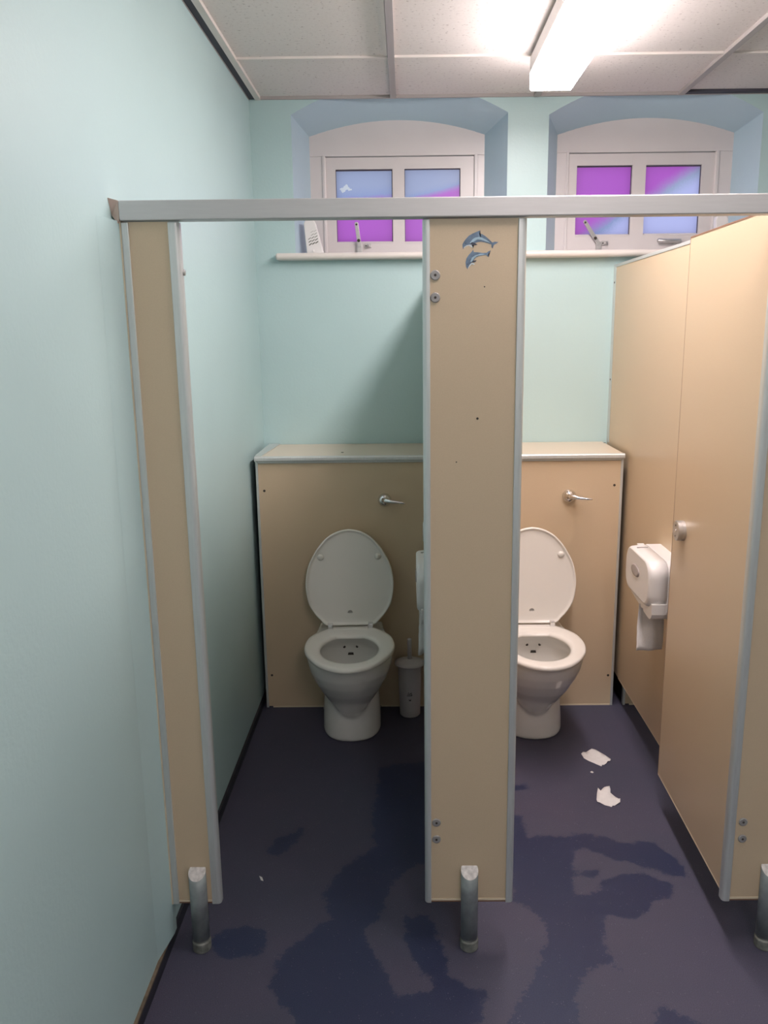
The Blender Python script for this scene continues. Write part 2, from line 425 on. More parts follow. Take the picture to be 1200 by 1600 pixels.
# windows
def make_window(k, Wn, sash, panes, mats, stay_fn):
    x0, x1, z1 = sash; z0 = SILL + .004
    root = bpy.data.objects.new('window_%d' % k, None); COL.objects.link(root); root['kind'] = 'structure'
    root['label'] = 'white painted casement with two frosted purple panes, %s window' % ('left', 'right')[k - 1]
    # arched surround
    bm = bmesh.new(); y0, y1 = YW, YW + .05
    a = arch(Wn['i0'] - .003, Wn['i1'] + .003, Wn['iz'], Wn['ih'] + .003, 24)
    top = [(x, y0, z) for x, z in a]
    prism(bm, [(x0, y0, z1 + .004)] + [(Wn['i0'] - .003, y0, z1 + .004)] + top + [(Wn['i1'] + .003, y0, z1 + .004), (x1, y0, z1 + .004)], (0, y1 - y0, 0))
    box(bm, Wn['i0'] - .006, x0, y0, y1, SILL - .02, z1 + .004); box(bm, x1, Wn['i1'] + .006, y0, y1, SILL - .02, z1 + .004)
    # bead round the opening
    box(bm, x0 - .014, x0 - .002, y0 - .006, y0 + .01, z0, z1 + .008); box(bm, x1 + .002, x1 + .016, y0 - .006, y0 + .01, z0, z1 + .008)
    obj('window_surround', bm, FRAME, root, bevel=.002)
    # sash
    bm = bmesh.new(); ys, ye = YW + .006, YW + .045
    (a0, a1, pz0, pz1), (b0, b1, _, _) = panes
    box(bm, x0, a0, ys, ye, z0, z1); box(bm, b1, x1, ys, ye, z0, z1); box(bm, a1, b0, ys - .001, ye, z0, z1)
    for p0, p1 in ((a0, a1), (b0, b1)):
        box(bm, p0, p1, ys, ye, z0, pz0); box(bm, p0, p1, ys, ye, pz1, z1)
    bmesh.ops.remove_doubles(bm, verts=bm.verts[:], dist=1e-5)
    obj('sash', bm, FRAME, root)
    for (p0, p1, q0, q1), pm in zip(panes, mats):
        bm = bmesh.new(); yy = YW + .018
        cx, cz = (p0 + p1) / 2, (q0 + q1) / 2
        v = box(bm, p0 - cx, p1 - cx, 0, .004, q0 - cz, q1 - cz)
        for f in bm.faces: f.material_index = 0 if abs(f.calc_center_median().y) < 1e-6 else 1
        o = obj('pane', bm, [pm, CLEAR], root); o.location = (cx, yy, cz); o['label'] = pm.name.replace('_', ' ')
        bm = bmesh.new()
        box(bm, p0, p1, yy - .003, yy, q1 - .006, q1); box(bm, p1 - .0035, p1, yy - .003, yy, q0, q1); box(bm, p0, p0 + .002, yy - .003, yy, q0, q1)
        obj('putty_line', bm, PUTTY, root)
        bm = bmesh.new()
        for s0, s1, t0, t1 in ((p0, p1, q0 - .006, q0 + .004),):
            prism(bm, [(s0, ys - .001, t0), (s0, yy - .001, t1), (s0, yy + .004, t0)], (s1 - s0, 0, 0))
        obj('glazing_bead', bm, FRAME, root)
    stay_fn(root)
    return root

def stay_up(x, z, tx, tz, root, n=1):
    p0 = Vector((x, YW - .012, z)); p1 = Vector((tx, YW - .016, tz)); d = (p1 - p0); u = Vector((-d.z, 0, d.x)).normalized() * .0085
    bm = bmesh.new()
    pts = [p0 - u, p1 - u]
    for k in range(1, 6):
        a = PI * k / 6; pts.append(p1 - u * math.cos(a) + d.normalized() * .0085 * math.sin(a))
    pts += [p1 + u, p0 + u]
    prism(bm, pts, (0, -.005, 0)); st = obj('casement_stay', bm, SATIN, root, bevel=.001)
    bm = bmesh.new(); c = p0 + d * .28; lathe(bm, [(.007, 0), (.007, .003), (.004, .005)], (c.x, c.y - .005, c.z), (0, -1, 0), 14)
    lathe(bm, [(.0045, 0), (.0045, .002)], (p1.x, p1.y - .0055, p1.z - .003), (0, -1, 0), 12); obj('pivot', bm, DARK, st)
    bm = bmesh.new(); box(bm, x - .012, x + .012, YW - .014, YW + .006, SILL + .001, z + .012); obj('stay_bracket', bm, SATIN, root, bevel=.002)

def peg(x, z, root, L=.03):
    bm = bmesh.new(); box(bm, x - L / 2, x + L / 2, YW - .002, YW + .006, z - .008, z + .010)
    lathe(bm, [(.005, 0), (.005, .014), (.0065, .018), (0, .022)], (x + .003, YW, z), (0, -1, 0), 12)
    o = obj('stay_peg', bm, SATIN, root, bevel=.001)
    bm = bmesh.new(); lathe(bm, [(.003, 0), (.003, .002)], (x - .009, YW - .002, z), (0, -1, 0), 10); obj('screw', bm, DARK, o)

def stays1(root):
    p = hitp(562, 386, 1, YW - .015); t = hitp(557, 350, 1, YW - .015)
    stay_up(p.x, p.z, t.x, t.z, root); q = hitp(575, 384, 1, YW); peg(q.x, q.z, root)
def stays2(root):
    p = hitp(936, 382, 1, YW - .015); t = hitp(914, 347, 1, YW - .015)
    stay_up(p.x, p.z, t.x, t.z, root); q = hitp(945, 380, 1, YW); peg(q.x, q.z, root)
    a = hitp(1027, 376, 1, YW - .015); b = hitp(1064, 377, 1, YW - .015)
    bm = bmesh.new(); tube(bm, [a, a + Vector((.004, 0, 0)), b - Vector((.004, 0, 0)), b], [.006, .0095, .0095, .006], 12)
    o = obj('casement_stay', bm, SATIN, root, smooth=True)
    bm = bmesh.new(); box(bm, b.x - .035, b.x + .004, YW - .012, YW + .006, b.z - .012, b.z + .012); obj('stay_bracket', bm, SATIN, root, bevel=.001)

def lf(p, q, cx, cz):
    """line through two photographed points on the pane plane -> (ax, az, c), positive side = above the line"""
    P = hitp(*p, 1, YW + .018); Q = hitp(*q, 1, YW + .018); dx, dz = Q.x - P.x, Q.z - P.z; n = math.hypot(dx, dz)
    ax, az = -dz / n, dx / n
    return ax, az, ax * (P.x - cx) + az * (P.z - cz)
P1 = [(-.3035, -.0495, 2.0085, 2.3195), (.0045, .2545, 2.0065, 2.3215)]
P2 = [(.7735, 1.020, 2.0285, 2.3240), (1.0805, 1.3285, 2.0300, 2.3235)]
cc = lambda p: ((p[0] + p[1]) / 2, (p[2] + p[3]) / 2)
ms1 = [pane_mat('frosted_glass_blue_over_pink', *lf((524, 312), (613, 303), *cc(P1[0])), .055, PK, BL, BL2, blob=(-.085, .075, .036)),
       pane_mat('frosted_glass_pink_rising', *lf((632, 312), (719, 288), *cc(P1[1])), .030, PK, BL, BL2)]
ms2 = [pane_mat('frosted_glass_pink_with_corner', *lf((985, 325), (925, 368), *cc(P2[0])), .055, PK, BL, WB),
       pane_mat('frosted_glass_pink_and_white', *lf((1110, 255), (990, 330), *cc(P2[1])), .06, PK, BL2, WB)]
make_window(1, WIN[0], (-.347, .314, 2.369), P1, ms1, stays1)
make_window(2, WIN[1], (.737, 1.3845, 2.373), P2, ms2, stays2)
# white-blue brush stroke side of pane 4 and 3 is handled by the ramp above (positive side lies below the diagonal)

# ================================================================= CUBICLES
def nose(bm, x0, x1, y0, y1, z0, z1, side, r=.010, mi=0):
    """edge trim: box with a rounded outer side ('l' or 'r')"""
    pts = []
    s = 1 if side == 'r' else -1
    xo, xi = (x1, x0) if side == 'r' else (x0, x1)
    pts.append((xi, y1)); pts.append((xi, y0)); 
    for k in range(7):
        a = PI / 2 * k / 6; pts.append((xo - s * r + s * r * math.sin(a), y0 + r - r * math.cos(a)))
    for k in range(7):
        a = PI / 2 * k / 6; pts.append((xo - s * r + s * r * math.cos(a), y1 - r + r * math.sin(a)))
    prism(bm, [(x, y, z0) for x, y in pts], (0, 0, z1 - z0), mi)

def leg_part(x, parent):
    c = Vector((x, YF - .0105, 0)); r = .0225
    bm = bmesh.new(); n = 28; lo = []; hi = []
    for k in range(n):
        a = 2 * PI * k / n; px_, py_ = c.x + r * math.cos(a), c.y + r * math.sin(a)
        py_ = min(py_, YF - .0004); lo.append((px_, py_, .034)); hi.append((px_, py_, .2365 + (py_ - (YF - .0004)) * .62))
    R = loft(bm, [lo, hi], cap1=False)
    f = bm.faces.new(R[-1]); f.material_index = 1
    L_ = obj('leg', bm, [LEG, LEGCAP], parent)
    for p in L_.data.polygons: p.use_smooth = (abs(p.normal.z) < .3)
    bm = bmesh.new(); lathe(bm, [(.0235, 0), (.0245, .004), (.0245, .026), (.0215, .030), (.0228, .036)], (c.x, c.y, 0), n=28)
    obj('collar', bm, DIRT, L_, smooth=False, bevel=.001)

def bolt(x, z, parent):
    bm = bmesh.new(); lathe(bm, [(.0112, 0), (.0112, .002), (.0095, .0035), (.003, .0035), (.0028, .001)], (x, YF - .0, z), (0, -1, 0), 24)
    b = obj('bolt', bm, BOLTM, parent)
    bm = bmesh.new(); lathe(bm, [(.0030, 0), (.0030, .0037)], (x, YF - .0002, z), (0, -1, 0), 10); obj('bolt_socket', bm, DARK, b)

def pilaster(name, label, x0, x1, tl, tr, bolts, legx, round_l=True):
    """flat post panel between alloy edge trims, carried on one tubular leg"""
    t = thing(name, label, 'panel', ((x0 + x1) / 2, YF, 0), group='front panels of the toilet cubicles')
    parts = []
    bm = bmesh.new(); box(bm, x0 + tl - .002, x1 - tr + .002, YF, YF + .018, ZP + .012, PZT - .002); parts.append(obj('panel', bm, LAM, None))
    bm = bmesh.new(); box(bm, x0 + tl - .002, x1 - tr + .002, YF - .0015, YF + .0195, ZP + .006, ZP + .0115); parts.append(obj('bottom_edge', bm, LAMC, None))
    bm = bmesh.new(); box(bm, x0 + tl - .002, x1 - tr + .002, YF + .001, YF + .017, ZP, ZP + .0062); parts.append(obj('bottom_edge', bm, LAMD, None))
    bm = bmesh.new()
    if round_l: nose(bm, x0, x0 + tl, YF - .004, YF + .026, ZP, PZT - .003, 'l')
    else: box(bm, x0, x0 + tl, YF - .004, YF + .024, ZP, PZT - .003)
    parts.append(obj('edge_trim', bm, ALU, None, bevel=.0015))
    bm = bmesh.new(); nose(bm, x1 - tr, x1, YF - .004, YF + .026, ZP, PZT - .003, 'r'); parts.append(obj('edge_trim', bm, ALU, None, bevel=.0015))
    for p in parts:
        p.parent = t; p.matrix_parent_inverse = Matrix.Translation((-(x0 + x1) / 2, -YF, 0))
    n0 = len(COL.objects)
    sub = []
    before = set(COL.objects)
    leg_part(legx, None)
    for bx, bz in bolts: bolt(bx, bz, None)
    for o in set(COL.objects) - before:
        if o.parent is None: o.parent = t; o.matrix_parent_inverse = Matrix.Translation((-(x0 + x1) / 2, -YF, 0))
    return t

def adopt(root, before):
    """parent everything made since 'before' to root, keeping world placement"""
    inv = (Matrix.Translation(root.location) @ root.rotation_euler.to_matrix().to_4x4()).inverted()
    for o in set(COL.objects) - before:
        if o.parent is None and o is not root and 'category' not in o: o.parent = root; o.matrix_parent_inverse = inv

lp = pilaster('pilaster_panel', 'narrow beige panel standing against the mint wall at the left', -.6259, -.4985, .0155, .0245, [], -.5555, round_l=False)
mp = pilaster('pilaster_panel', 'beige panel with dolphin stickers between the two open doorways', .0410, .2727, .0165, .0195,
              [(.0691, 1.7282), (.0691, 1.6796), (.0711, .3627), (.071, .3145)], .1572)
rp_ = pilaster('pilaster_panel', 'beige panel cut off by the right edge of the photo beside the open door', .8228, 1.054, .0205, .0195,
              [(.8600, 1.7282), (.8600, 1.6796), (.8626, .3593), (.8640, .3112)], .9400)
# details on the middle panel: pin holes
before = set(COL.objects)
for px, py in ((757, 448), (746, 654), (713, 722)):
    p = hitp(px, py, 1, YF); screw(p.x, YF, p.z, None, r=.0016 if py != 654 else .0028, name='pin_hole', h=.0006)
adopt(mp, before)
# keep plate screw and sealant on the left panel
before = set(COL.objects)
bm = bmesh.new(); box(bm, -.6295, -.6262, YF - .004, YF + .006, ZP, PZT); obj('sealant_bead', bm, LAMC, None)
bm = bmesh.new(); prism(bm, [(-.6453, YF - .10, .037), (-.6295, YF - .002, .037), (-.6295, YF + .02, .037), (-.6453, YF + .02, .037)], (0, 0, PZT - .037)); obj('painted_packer', bm, MINT, None)
p = hitp(283, 427, 1, YF + .035)
bm = bmesh.new(); lathe(bm, [(.007, 0), (.007, .003), (.004, .004)], (-.4985, YF + .016, p.z), (1, 0, 0), 16); obj('bolt', bm, SATIN, None)
adopt(lp, before)

# head rail over the whole front
hr = thing('head_rail', 'long satin aluminium rail across the top of the cubicle fronts', 'rail', (-.62, YF, 1.851))
before = set(COL.objects)
bm = bmesh.new(); box(bm, -.6262, XR, YF - .012, YF + .026, 1.8505, 1.8925); obj('rail', bm, RAIL, None, bevel=.0025)
bm = bmesh.new(); prism(bm, [(XL, YF - .02, 1.897), (-.6262, YF - .012, 1.8925), (-.6262, YF - .012, 1.852), (-.6300, YF - .012, 1.845), (XL, YF + .0, 1.862)], (0, .055, 0)); obj('wall_bracket', bm, SEAL, None)
adopt(hr, before)

# partitions
def partition(name, label, xf, top, seen):
    t = thing(name, label, 'partition', (xf + PTH / 2, 2.8, 0), group='partitions between the cubicles')
    before = set(COL.objects)
    bm = bmesh.new()
    y0 = YF + .027
    prism(bm, [(xf, y0, ZP), (xf, YB - .003, ZP), (xf, YB - .003, top - .010), (xf, y0, top - .010)], (PTH, 0, 0)); obj('panel', bm, LAM, None)
    bm = bmesh.new(); box(bm, xf - .0004, xf + PTH + .0004, y0, YD, ZP - .004, ZP + .001); obj('bottom_edge', bm, LAMC, None)
    bm = bmesh.new(); box(bm, xf - .002, xf + PTH + .002, y0, YB - .003, top - .012, top); obj('top_capping', bm, ALU, None, bevel=.0015)
    bm = bmesh.new()
    for sx in (xf - .0016, xf + PTH):
        box(bm, sx, sx + .0016, YB - .042, YB - .001, ZD if xf > .5 else ZD, top)
    box(bm, xf, xf + PTH, YB - .003, YB - .0005, ZD, top); obj('wall_channel', bm, ALU, None, bevel=.0008)
    if seen:
        for py, px in ((441, 962), (592, 950)):
            p = hitp(px, py, 0, xf - .0016); screw(xf - .0016, YB - .022, p.z, None, axis=(-1, 0, 0), r=.0045)
    adopt(t, before); return t
partition('partition', 'beige partition dividing the left and middle cubicles, behind the dolphin panel', PXM, 1.884, False)
partition('partition', 'beige partition on the right carrying a tissue dispenser', PX3, 1.884, True)

# duct boxes behind the pans
def duct(x0, x1, label, lever, screws, top_screws, notch=False):
    t = thing('cistern_duct', label, 'boxing', ((x0 + x1) / 2, YD, 0), group='low boxed-in cistern ducts')
    before = set(COL.objects)
    pz = ZD - .018
    bm = bmesh.new(); box(bm, x0 + .011, x1 - .011, YD, YD + .016, .006, pz - .012)
    fp = obj('front_panel', bm, LAM, None)
    bm = bmesh.new(); box(bm, x0 + .03, x1 - .012, YD - .0015, YD + .002, .0, .006); obj('bottom_edge', bm, LAMC, None)
    bm = bmesh.new(); box(bm, x0 + .001, x0 + .0112, YD - .002, YD + .02, 0, pz - .001); obj('panel_trim', bm, ALU, None, bevel=.001)
    bm = bmesh.new(); box(bm, x1 - .0112, x1 - .001, YD - .002, YD + .02, 0, pz - .001); obj('panel_trim', bm, ALU, None, bevel=.001)
    bm = bmesh.new(); box(bm, x0 + .0112, x1 - .0112, YD - .001, YD + .018, pz - .011, pz - .001); obj('panel_trim', bm, ALU, None, bevel=.001)
    for sx in (x0 + .006, x1 - .010):
        bm = bmesh.new(); box(bm, sx, sx + .004, YD + .02, YB - .003, 0, pz); obj('side_panel', bm, NAVYC, None)
    bm = bmesh.new(); box(bm, x0 + .003, x1 - .003, YD - .004, YB - .003, pz + .001, ZD); obj('top_board', bm, mat('pale_laminate', (.66, .57, .45), .35, var=.02, scale=300), None)
    bm = bmesh.new()
    pr = [(YD - .016 + .004 * 0, pz)] 
    pts = [(YD - .006, pz - .001), (YD - .016, pz - .001), (YD - .0185, pz + .003), (YD - .0185, ZD - .004), (YD - .015, ZD + .0008), (YD - .004, ZD + .0015), (YD - .004, pz)]
    prism(bm, [(x0, y, z) for y, z in pts], (x1 - x0, 0, 0))
    obj('top_nosing', bm, ALU, None, bevel=.001)
    if notch:
        bm = bmesh.new(); prism(bm, [(x0 + .001, YD - .004, ZD + .0003), (x0 + .028, YD - .004, ZD + .0003), (x0 + .05, YB - .004, ZD + .0003), (x0 + .001, YB - .004, ZD + .0003)], (0, 0, .004)); obj('end_strip', bm, ALU, None)
    for px, py in screws:
        p = hitp(px, py, 1, YD); screw(p.x, YD, p.z, None, r=.0052)
    for px, py in top_screws:
        p = hitp(px, py, 2, ZD); screw(p.x, p.y, ZD, None, axis=(0, 0, 1), r=.006)
    if lever:
        lx, lz = lever
        bm = bmesh.new(); lathe(bm, [(.0285, 0), (.0285, .004), (.026, .012), (.020, .021), (.011, .027), (.001, .029)], (lx, YD, lz), (0, -1, 0), 40)
        fl = obj('flush_lever_boss', bm, CHROME, None, smooth=True)
        bm = bmesh.new()
        tube(bm, [(lx - .004, YD - .020, lz + .003), (lx + .010, YD - .034, lz + .003), (lx + .030, YD - .042, lz), (lx + .060, YD - .050, lz - .002), (lx + .082, YD - .056, lz - .0035), (lx + .086, YD - .057, lz - .004)],
             [.012, .0115, .0080, .0050, .0038, .001], 18)
        obj('lever_arm', bm, CHROME, fl, smooth=True)
        bm = bmesh.new(); bmesh.ops.create_uvsphere(bm, u_segments=16, v_segments=10, radius=.004, matrix=Matrix.Translation((lx - .003, YD - .027, lz - .008))); obj('boss_screw', bm, SATIN, fl, smooth=True)
    adopt(t, before); return t
duct(-.6215, PXM - .004, 'beige cistern box along the back of the left cubicle', (-.0898, .926), [(413, 767), (425, 1055)], [(417, 701), (535, 707)], notch=True)
duct(PXM + PTH + .004, .8955, 'beige cistern box behind the right-hand toilet, more brightly lit', (.6747, .9355), [(960, 758), (950, 1055)], [(945, 692)])
duct(PX3 + PTH + .006, 1.70, 'beige cistern box seen only through the gap under the right partition', None, [], [])

# doors (open inwards)
def door(label, hx, hy, lx, ly, seen):
    d = Vector((lx - hx, ly - hy, 0)); W = d.length; ang = math.atan2(d.y, d.x)
    t = thing('cubicle_door', label, 'door', (hx, hy, 0), ang, group='cubicle doors standing open inwards')
    top = 1.868
    bm = bmesh.new(); box(bm, 0, W, -.015, 0, ZP + .003, top); obj('door_leaf', bm, LAM, t)     # local +y faces the camera's left side
    bm = bmesh.new(); box(bm, 0, W, -.0155, .0005, ZP, ZP + .0035); obj('leaf_bottom_edge', bm, LAMC, t)
    bm = bmesh.new(); box(bm, W, W + .002, -.0155, .0006, ZP, top); obj('leaf_edge', bm, mat('brown_leaf_edge', (.36, .25, .175), .5), t)
    bm = bmesh.new(); box(bm, 0, W, -.0158, .0008, top, top + .004); obj('leaf_top_edge', bm, LAMD, t)
    if seen:
        p = hitp(1057.5, 829, 0, .826); u = (Vector((p.x, p.y, 0)) - Vector((hx, hy, 0))).dot(d.normalized())
    else: u, p = W - .055, Vector((0, 0, .996))
    bm = bmesh.new(); lathe(bm, [(.031, 0), (.031, .010), (.0305, .0105), (.0305, .0125), (.031, .013), (.031, .0215), (.0295, .023)], (u, 0, p.z), (0, 1, 0), 40)
    lk = obj('lock_disc', bm, SATIN, t)
    for dz, r in ((.016, .0028), (0, .0042), (-.017, .0022)):
        bm = bmesh.new(); lathe(bm, [(r, 0), (r, .001)], (u + .002, .0226, p.z + dz), (0, 1, 0), 12); obj('lock_screw', bm, DARK if dz else CHROME, lk)
    bm = bmesh.new(); lathe(bm, [(.026, 0), (.026, .006), (.024, .008)], (u, -.015, p.z), (0, -1, 0), 32); obj('indicator_disc', bm, SATIN, t)
    for z in (1.70, .34):
        bm = bmesh.new(); lathe(bm, [(.007, 0), (.007, .07)], (-.004, -.004, z - .035), (0, 0, 1), 16); obj('hinge', bm, ALU, t)
    return t
dl_ = hitp(1033, 1211, 2, ZP); 
door('beige cubicle door at the right, swung open, with round metal lock', .836, YF + .037, .8475, 2.520, True)
door('beige cubicle door of the left cubicle, folded back behind the dolphin panel', .0560, YF + .037, .0760, 2.520, False)

# ================================================================= TOILETS
HW = [(0, .0935), (.02, .106), (.058, .119), (.12, .141), (.22, .164), (.33, .174), (.448, .177), (.56, .171), (.66, .159), (.79, .131), (.86, .110), (.92, .086), (.965, .056), (.99, .028), (1, .0)]
def outline(L, kw=1.0, n=11):
    """seat-shaped outline, v from hinge (0) to front (L); returns list of (u, v)"""
    pts = []
    H = HW[:-1]
    for v, h in H: pts.append((h * kw, v * L))
    pts.append((0, L))
    return pts + [(-u, v) for u, v in reversed(pts[:-1])]
def catm(pts, sub=4):
    """smooth an open list of 2D points"""
    out = []
    n = len(pts)
    for i in range(n - 1):
        p0, p1, p2, p3 = pts[max(i - 1, 0)], pts[i], pts[i + 1], pts[min(i + 2, n - 1)]
        for k in range(sub):
            t = k / sub
            out.append(tuple(.5 * (2 * p1[c] + (p2[c] - p0[c]) * t + (2 * p0[c] - 5 * p1[c] + 4 * p2[c] - p3[c]) * t * t + (3 * p1[c] - p0[c] - 3 * p2[c] + p3[c]) * t ** 3) for c in (0, 1)))
    out.append(pts[-1]); return out

def egg(w, yf, yb, wb, n=48, ex=2.15):
    """plan outline: rounded front at y=-yf, sides running back to half-width wb at y=-yb (local, duct at y=0)"""
    ym = -(yf - min(w * 1.25, (yf - yb) * .6))
    pts = []
    m = n // 2
    for k in range(m + 1):
        a = -PI / 2 + PI * k / m
        cx = math.sin(a); cy = math.cos(a)
        sgn = 1 if cx >= 0 else -1
        pts.append((w * sgn * abs(cx) ** (2 / ex), ym - (ym + yf) * (abs(cy) ** (2 / ex)) * 1.0))
    r = []
    for k in range(1, 9):
        t = k / 8; s = t * t * (3 - 2 * t); r.append((w + (wb - w) * s, ym + (-yb - ym) * t))
    right = r; left = [(-x, y) for x, y in reversed(r)]
    return pts + right + left          # front arc goes left -> right, then right side back, then left side forward

def make_toilet():
    root = thing('toilet', '', 'toilet')
    # ceramic pan: bowl body and pedestal skirt, merged and hollowed
    bm = bmesh.new()
    bowl = [(.004, .050, .270, .10), (.05, .046, .274, .10), (.09, .050, .290, .10), (.13, .063, .320, .10), (.17, .082, .362, .10), (.21, .103, .403, .105), (.25, .124, .442, .112), (.30, .146, .482, .120), (.34, .159, .506, .128), (.37, .165, .516, .132), (.392, .167, .520, .134), (.400, .164, .517, .132)]
    loft(bm, [[(x, y, z) for x, y in egg(w, yf, .0, wb)] for z, w, yf, wb in bowl])
    sk = [(.0, .115, .302, .108), (.012, .120, .308, .112), (.06, .119, .303, .112), (.12, .116, .291, .112), (.18, .112, .272, .112), (.24, .110, .25, .113), (.29, .106, .24, .115), (.34, .100, .20, .115)]
    loft(bm, [[(x, y, z) for x, y in egg(w, yf, .0, wb, ex=2.4)] for z, w, yf, wb in sk])
    bmesh.ops.recalc_face_normals(bm, faces=bm.faces[:])
    me = bpy.data.meshes.new('pan_solid'); bm.to_mesh(me); bm.free()
    o = bpy.data.objects.new('pan_solid', me); COL.objects.link(o)
    r = o.modifiers.new('r', 'REMESH'); r.mode = 'VOXEL'; r.voxel_size = .0045
    s = o.modifiers.new('s', 'SMOOTH'); s.factor = .5; s.iterations = 12
    bm = bmesh.new()
    cav = [(.43, .126, .488), (.40, .126, .488), (.388, .128, .490), (.375, .138, .498), (.35, .138, .492), (.31, .124, .468), (.26, .100, .425), (.21, .074, .372), (.17, .052, .32), (.14, .04, .285)]
    n = 40
    loft(bm, [[(w * math.cos(2 * PI * k / n), -(yf - .0 + (yf - min(yf - 2 * w * 1.15, yf)) * 0) + w * 1.18 + w * 1.18 * math.sin(2 * PI * k / n), z) for k in range(n)] for z, w, yf in cav])
    bmesh.ops.recalc_face_normals(bm, faces=bm.faces[:])
    mc = bpy.data.meshes.new('cut'); bm.to_mesh(mc); bm.free(); c = bpy.data.objects.new('cut', mc); COL.objects.link(c)
    b = o.modifiers.new('b', 'BOOLEAN'); b.operation = 'DIFFERENCE'; b.object = c; b.solver = 'EXACT'
    dg = bpy.context.evaluated_depsgraph_get(); pm = bpy.data.meshes.new_from_object(o.evaluated_get(dg))
    bpy.data.objects.remove(o); bpy.data.objects.remove(c)
    pm.name = 'pan'; pm.materials.clear(); pm.materials.append(CERAM)
    for p in pm.polygons: p.use_smooth = True
    # keep the floor end flat
    for v in pm.vertices:
        if v.co.z < .001: v.co.z = .0
    pan = bpy.data.objects.new('pan', pm); COL.objects.link(pan); pan.parent = root
    # flush outlet details inside the bowl, on its rear wall
    for sx in (-.026, .026):
        bm = bmesh.new(); lathe(bm, [(.0055, 0), (.0055, .012)], (sx, -.160, .352), (0, -1, .15), 12); obj('flush_hole', bm, HOLE, root)
    bm = bmesh.new(); prism(bm, [(-.012, -.166, .320), (-.010, -.166, .329), (.010, -.166, .329), (.012, -.166, .320)], (0, -.010, 0))
    obj('flush_spout', bm, HOLE, root)
    bm = bmesh.new(); lathe(bm, [(.046, 0), (.046, .002)], (0, -.262, .176), n=28); obj('water', bm, mat('still_water', (.45, .45, .40), .02), root)
    # skirt fixing hole covers
    for sx in (-1, 1):
        bm = bmesh.new(); lathe(bm, [(.006, 0), (.006, .004), (.003, .006)], (sx * .1155, -.115, .060), (sx, 0, .1), 12); obj('fixing_cover', bm, DARK if sx > 0 else WPLAS, root)
    # seat ring
    Ls = .434; yh = -.128; zt = .4215
    half = catm([(h * .983, v * Ls) for v, h in HW], 3)
    out = half + [(-u, v) for u, v in reversed(half[:-1])]
    N_ = len(out); rings = []
    ic = .217; ia, ib = .112, .143       # opening centre and half axes
    def inner(u, v, k):
        a = math.atan2(u / ia, (v - ic) / ib); return (ia * k * math.sin(a), ic + ib * k * math.cos(a)) 
    prof = [(0, -.018), (-.006, -.016), (-.0075, -.008), (-.004, -.002), (.010, .0), (.026, .0012)]
    ringsets = []
    def offs(u, v, d):
        c = Vector((0, ic)); w_ = Vector((u, v)) - c; l = w_.length; w_ *= (l - d) / l; return c + w_
    for d, dz in ((.004, -.019), (-.0, -.017), (-.002, -.010), (.0, -.004), (.005, -.0008), (.018, .0)):
        ringsets.append([(offs(u, v, d).x, yh - offs(u, v, d).y, zt + dz) for u, v in out])
    for k, dz in ((1.17, -.0008), (1.10, -.0025), (1.03, -.006), (1.0, -.011), (1.0, -.017), (1.03, -.019)):
        ringsets.append([(inner(u, v, k)[0], yh - inner(u, v, k)[1], zt + dz) for u, v in out])
    ringsets.append(ringsets[0])
    bm = bmesh.new(); loft(bm, ringsets, cap0=False, cap1=False); bmesh.ops.remove_doubles(bm, verts=bm.verts[:], dist=1e-6)
    obj('seat', bm, SEATM, root, smooth=True)
    # lid, standing up and leaning back to the duct
    Ll = .398; y0, z0 = -.120, .428; tilt = math.atan2(.045, Ll)
    half = catm([(h * 1.02, v * Ll) for v, h in HW], 3); out = half + [(-u, v) for u, v in reversed(half[:-1])]
    def pl(u, v, d):   # d = distance out of the lid face towards the room
        return (u, y0 + v * math.sin(tilt) - d * math.cos(tilt), z0 + v * math.cos(tilt) - d * math.sin(tilt))
    def sc(k, e=0): 
        c = Vector((0, Ll * .5)); r_ = []
        for u, v in out:
            w_ = Vector((u, v)) - c; l = w_.length; w_ *= (l - k) / l; r_.append(c + w_)
        return r_
    sets = []
    for k, d in ((.030, -.014), (.012, -.013), (.003, -.009), (0, -.003), (.0005, .004), (.003, .006), (.0065, .005), (.009, .0005), (.016, -.001), (.035, -.0015)):
        sets.append([pl(p.x, p.y, d) for p in sc(k)])
    bm = bmesh.new(); loft(bm, sets); lid = obj('lid', bm, SEATM, root, smooth=True)
    for sx in (-1, 1):
        bm = bmesh.new(); q = Vector(pl(sx * .117, Ll * .715, -.001)); ax = (0, -math.cos(tilt), -math.sin(tilt))
        lathe(bm, [(.0135, 0), (.0135, .003), (.012, .0065), (.007, .009), (.0005, .010)], q, ax, 20)
        obj('lid_buffer', bm, SEATM, lid, smooth=True)
    bm = bmesh.new(); q = Vector(pl(0, .052, -.0012)); ax = (0, -math.cos(tilt), -math.sin(tilt))
    ringp = []
    for r_, h in ((.0105, .0), (.0105, .0004), (.0092, .0004), (.0092, 0)): ringp.append((r_, h))
    lathe(bm, ringp, q, ax, 24)
    for a in (0, 2.1, 4.2):
        p = q + Vector((math.sin(a) * .004, -.0006, math.cos(a) * .004)); box(bm, p.x - .0008, p.x + .0008, p.y, p.y + .0008, p.z - .003, p.z + .003)
    obj('moulded_emblem', bm, SEATG, lid)
    # rear tongue of the seat between the hinges and the hinges
    bm = bmesh.new(); box(bm, -.074, .074, yh - .03, yh + .010, zt - .017, zt + .001); obj('seat_tongue', bm, SEATM, root, bevel=.004)
    for sx in (-1, 1):
        bm = bmesh.new(); box(bm, sx * .083 - .010, sx * .083 + .010, yh - .016, yh + .016, .401, .440)
        lathe(bm, [(.0075, 0), (.0075, .022)], (sx * .083 - .011, yh + .002, .432), (1, 0, 0), 16); obj('hinge', bm, CHROME, root, bevel=.002)
    return root

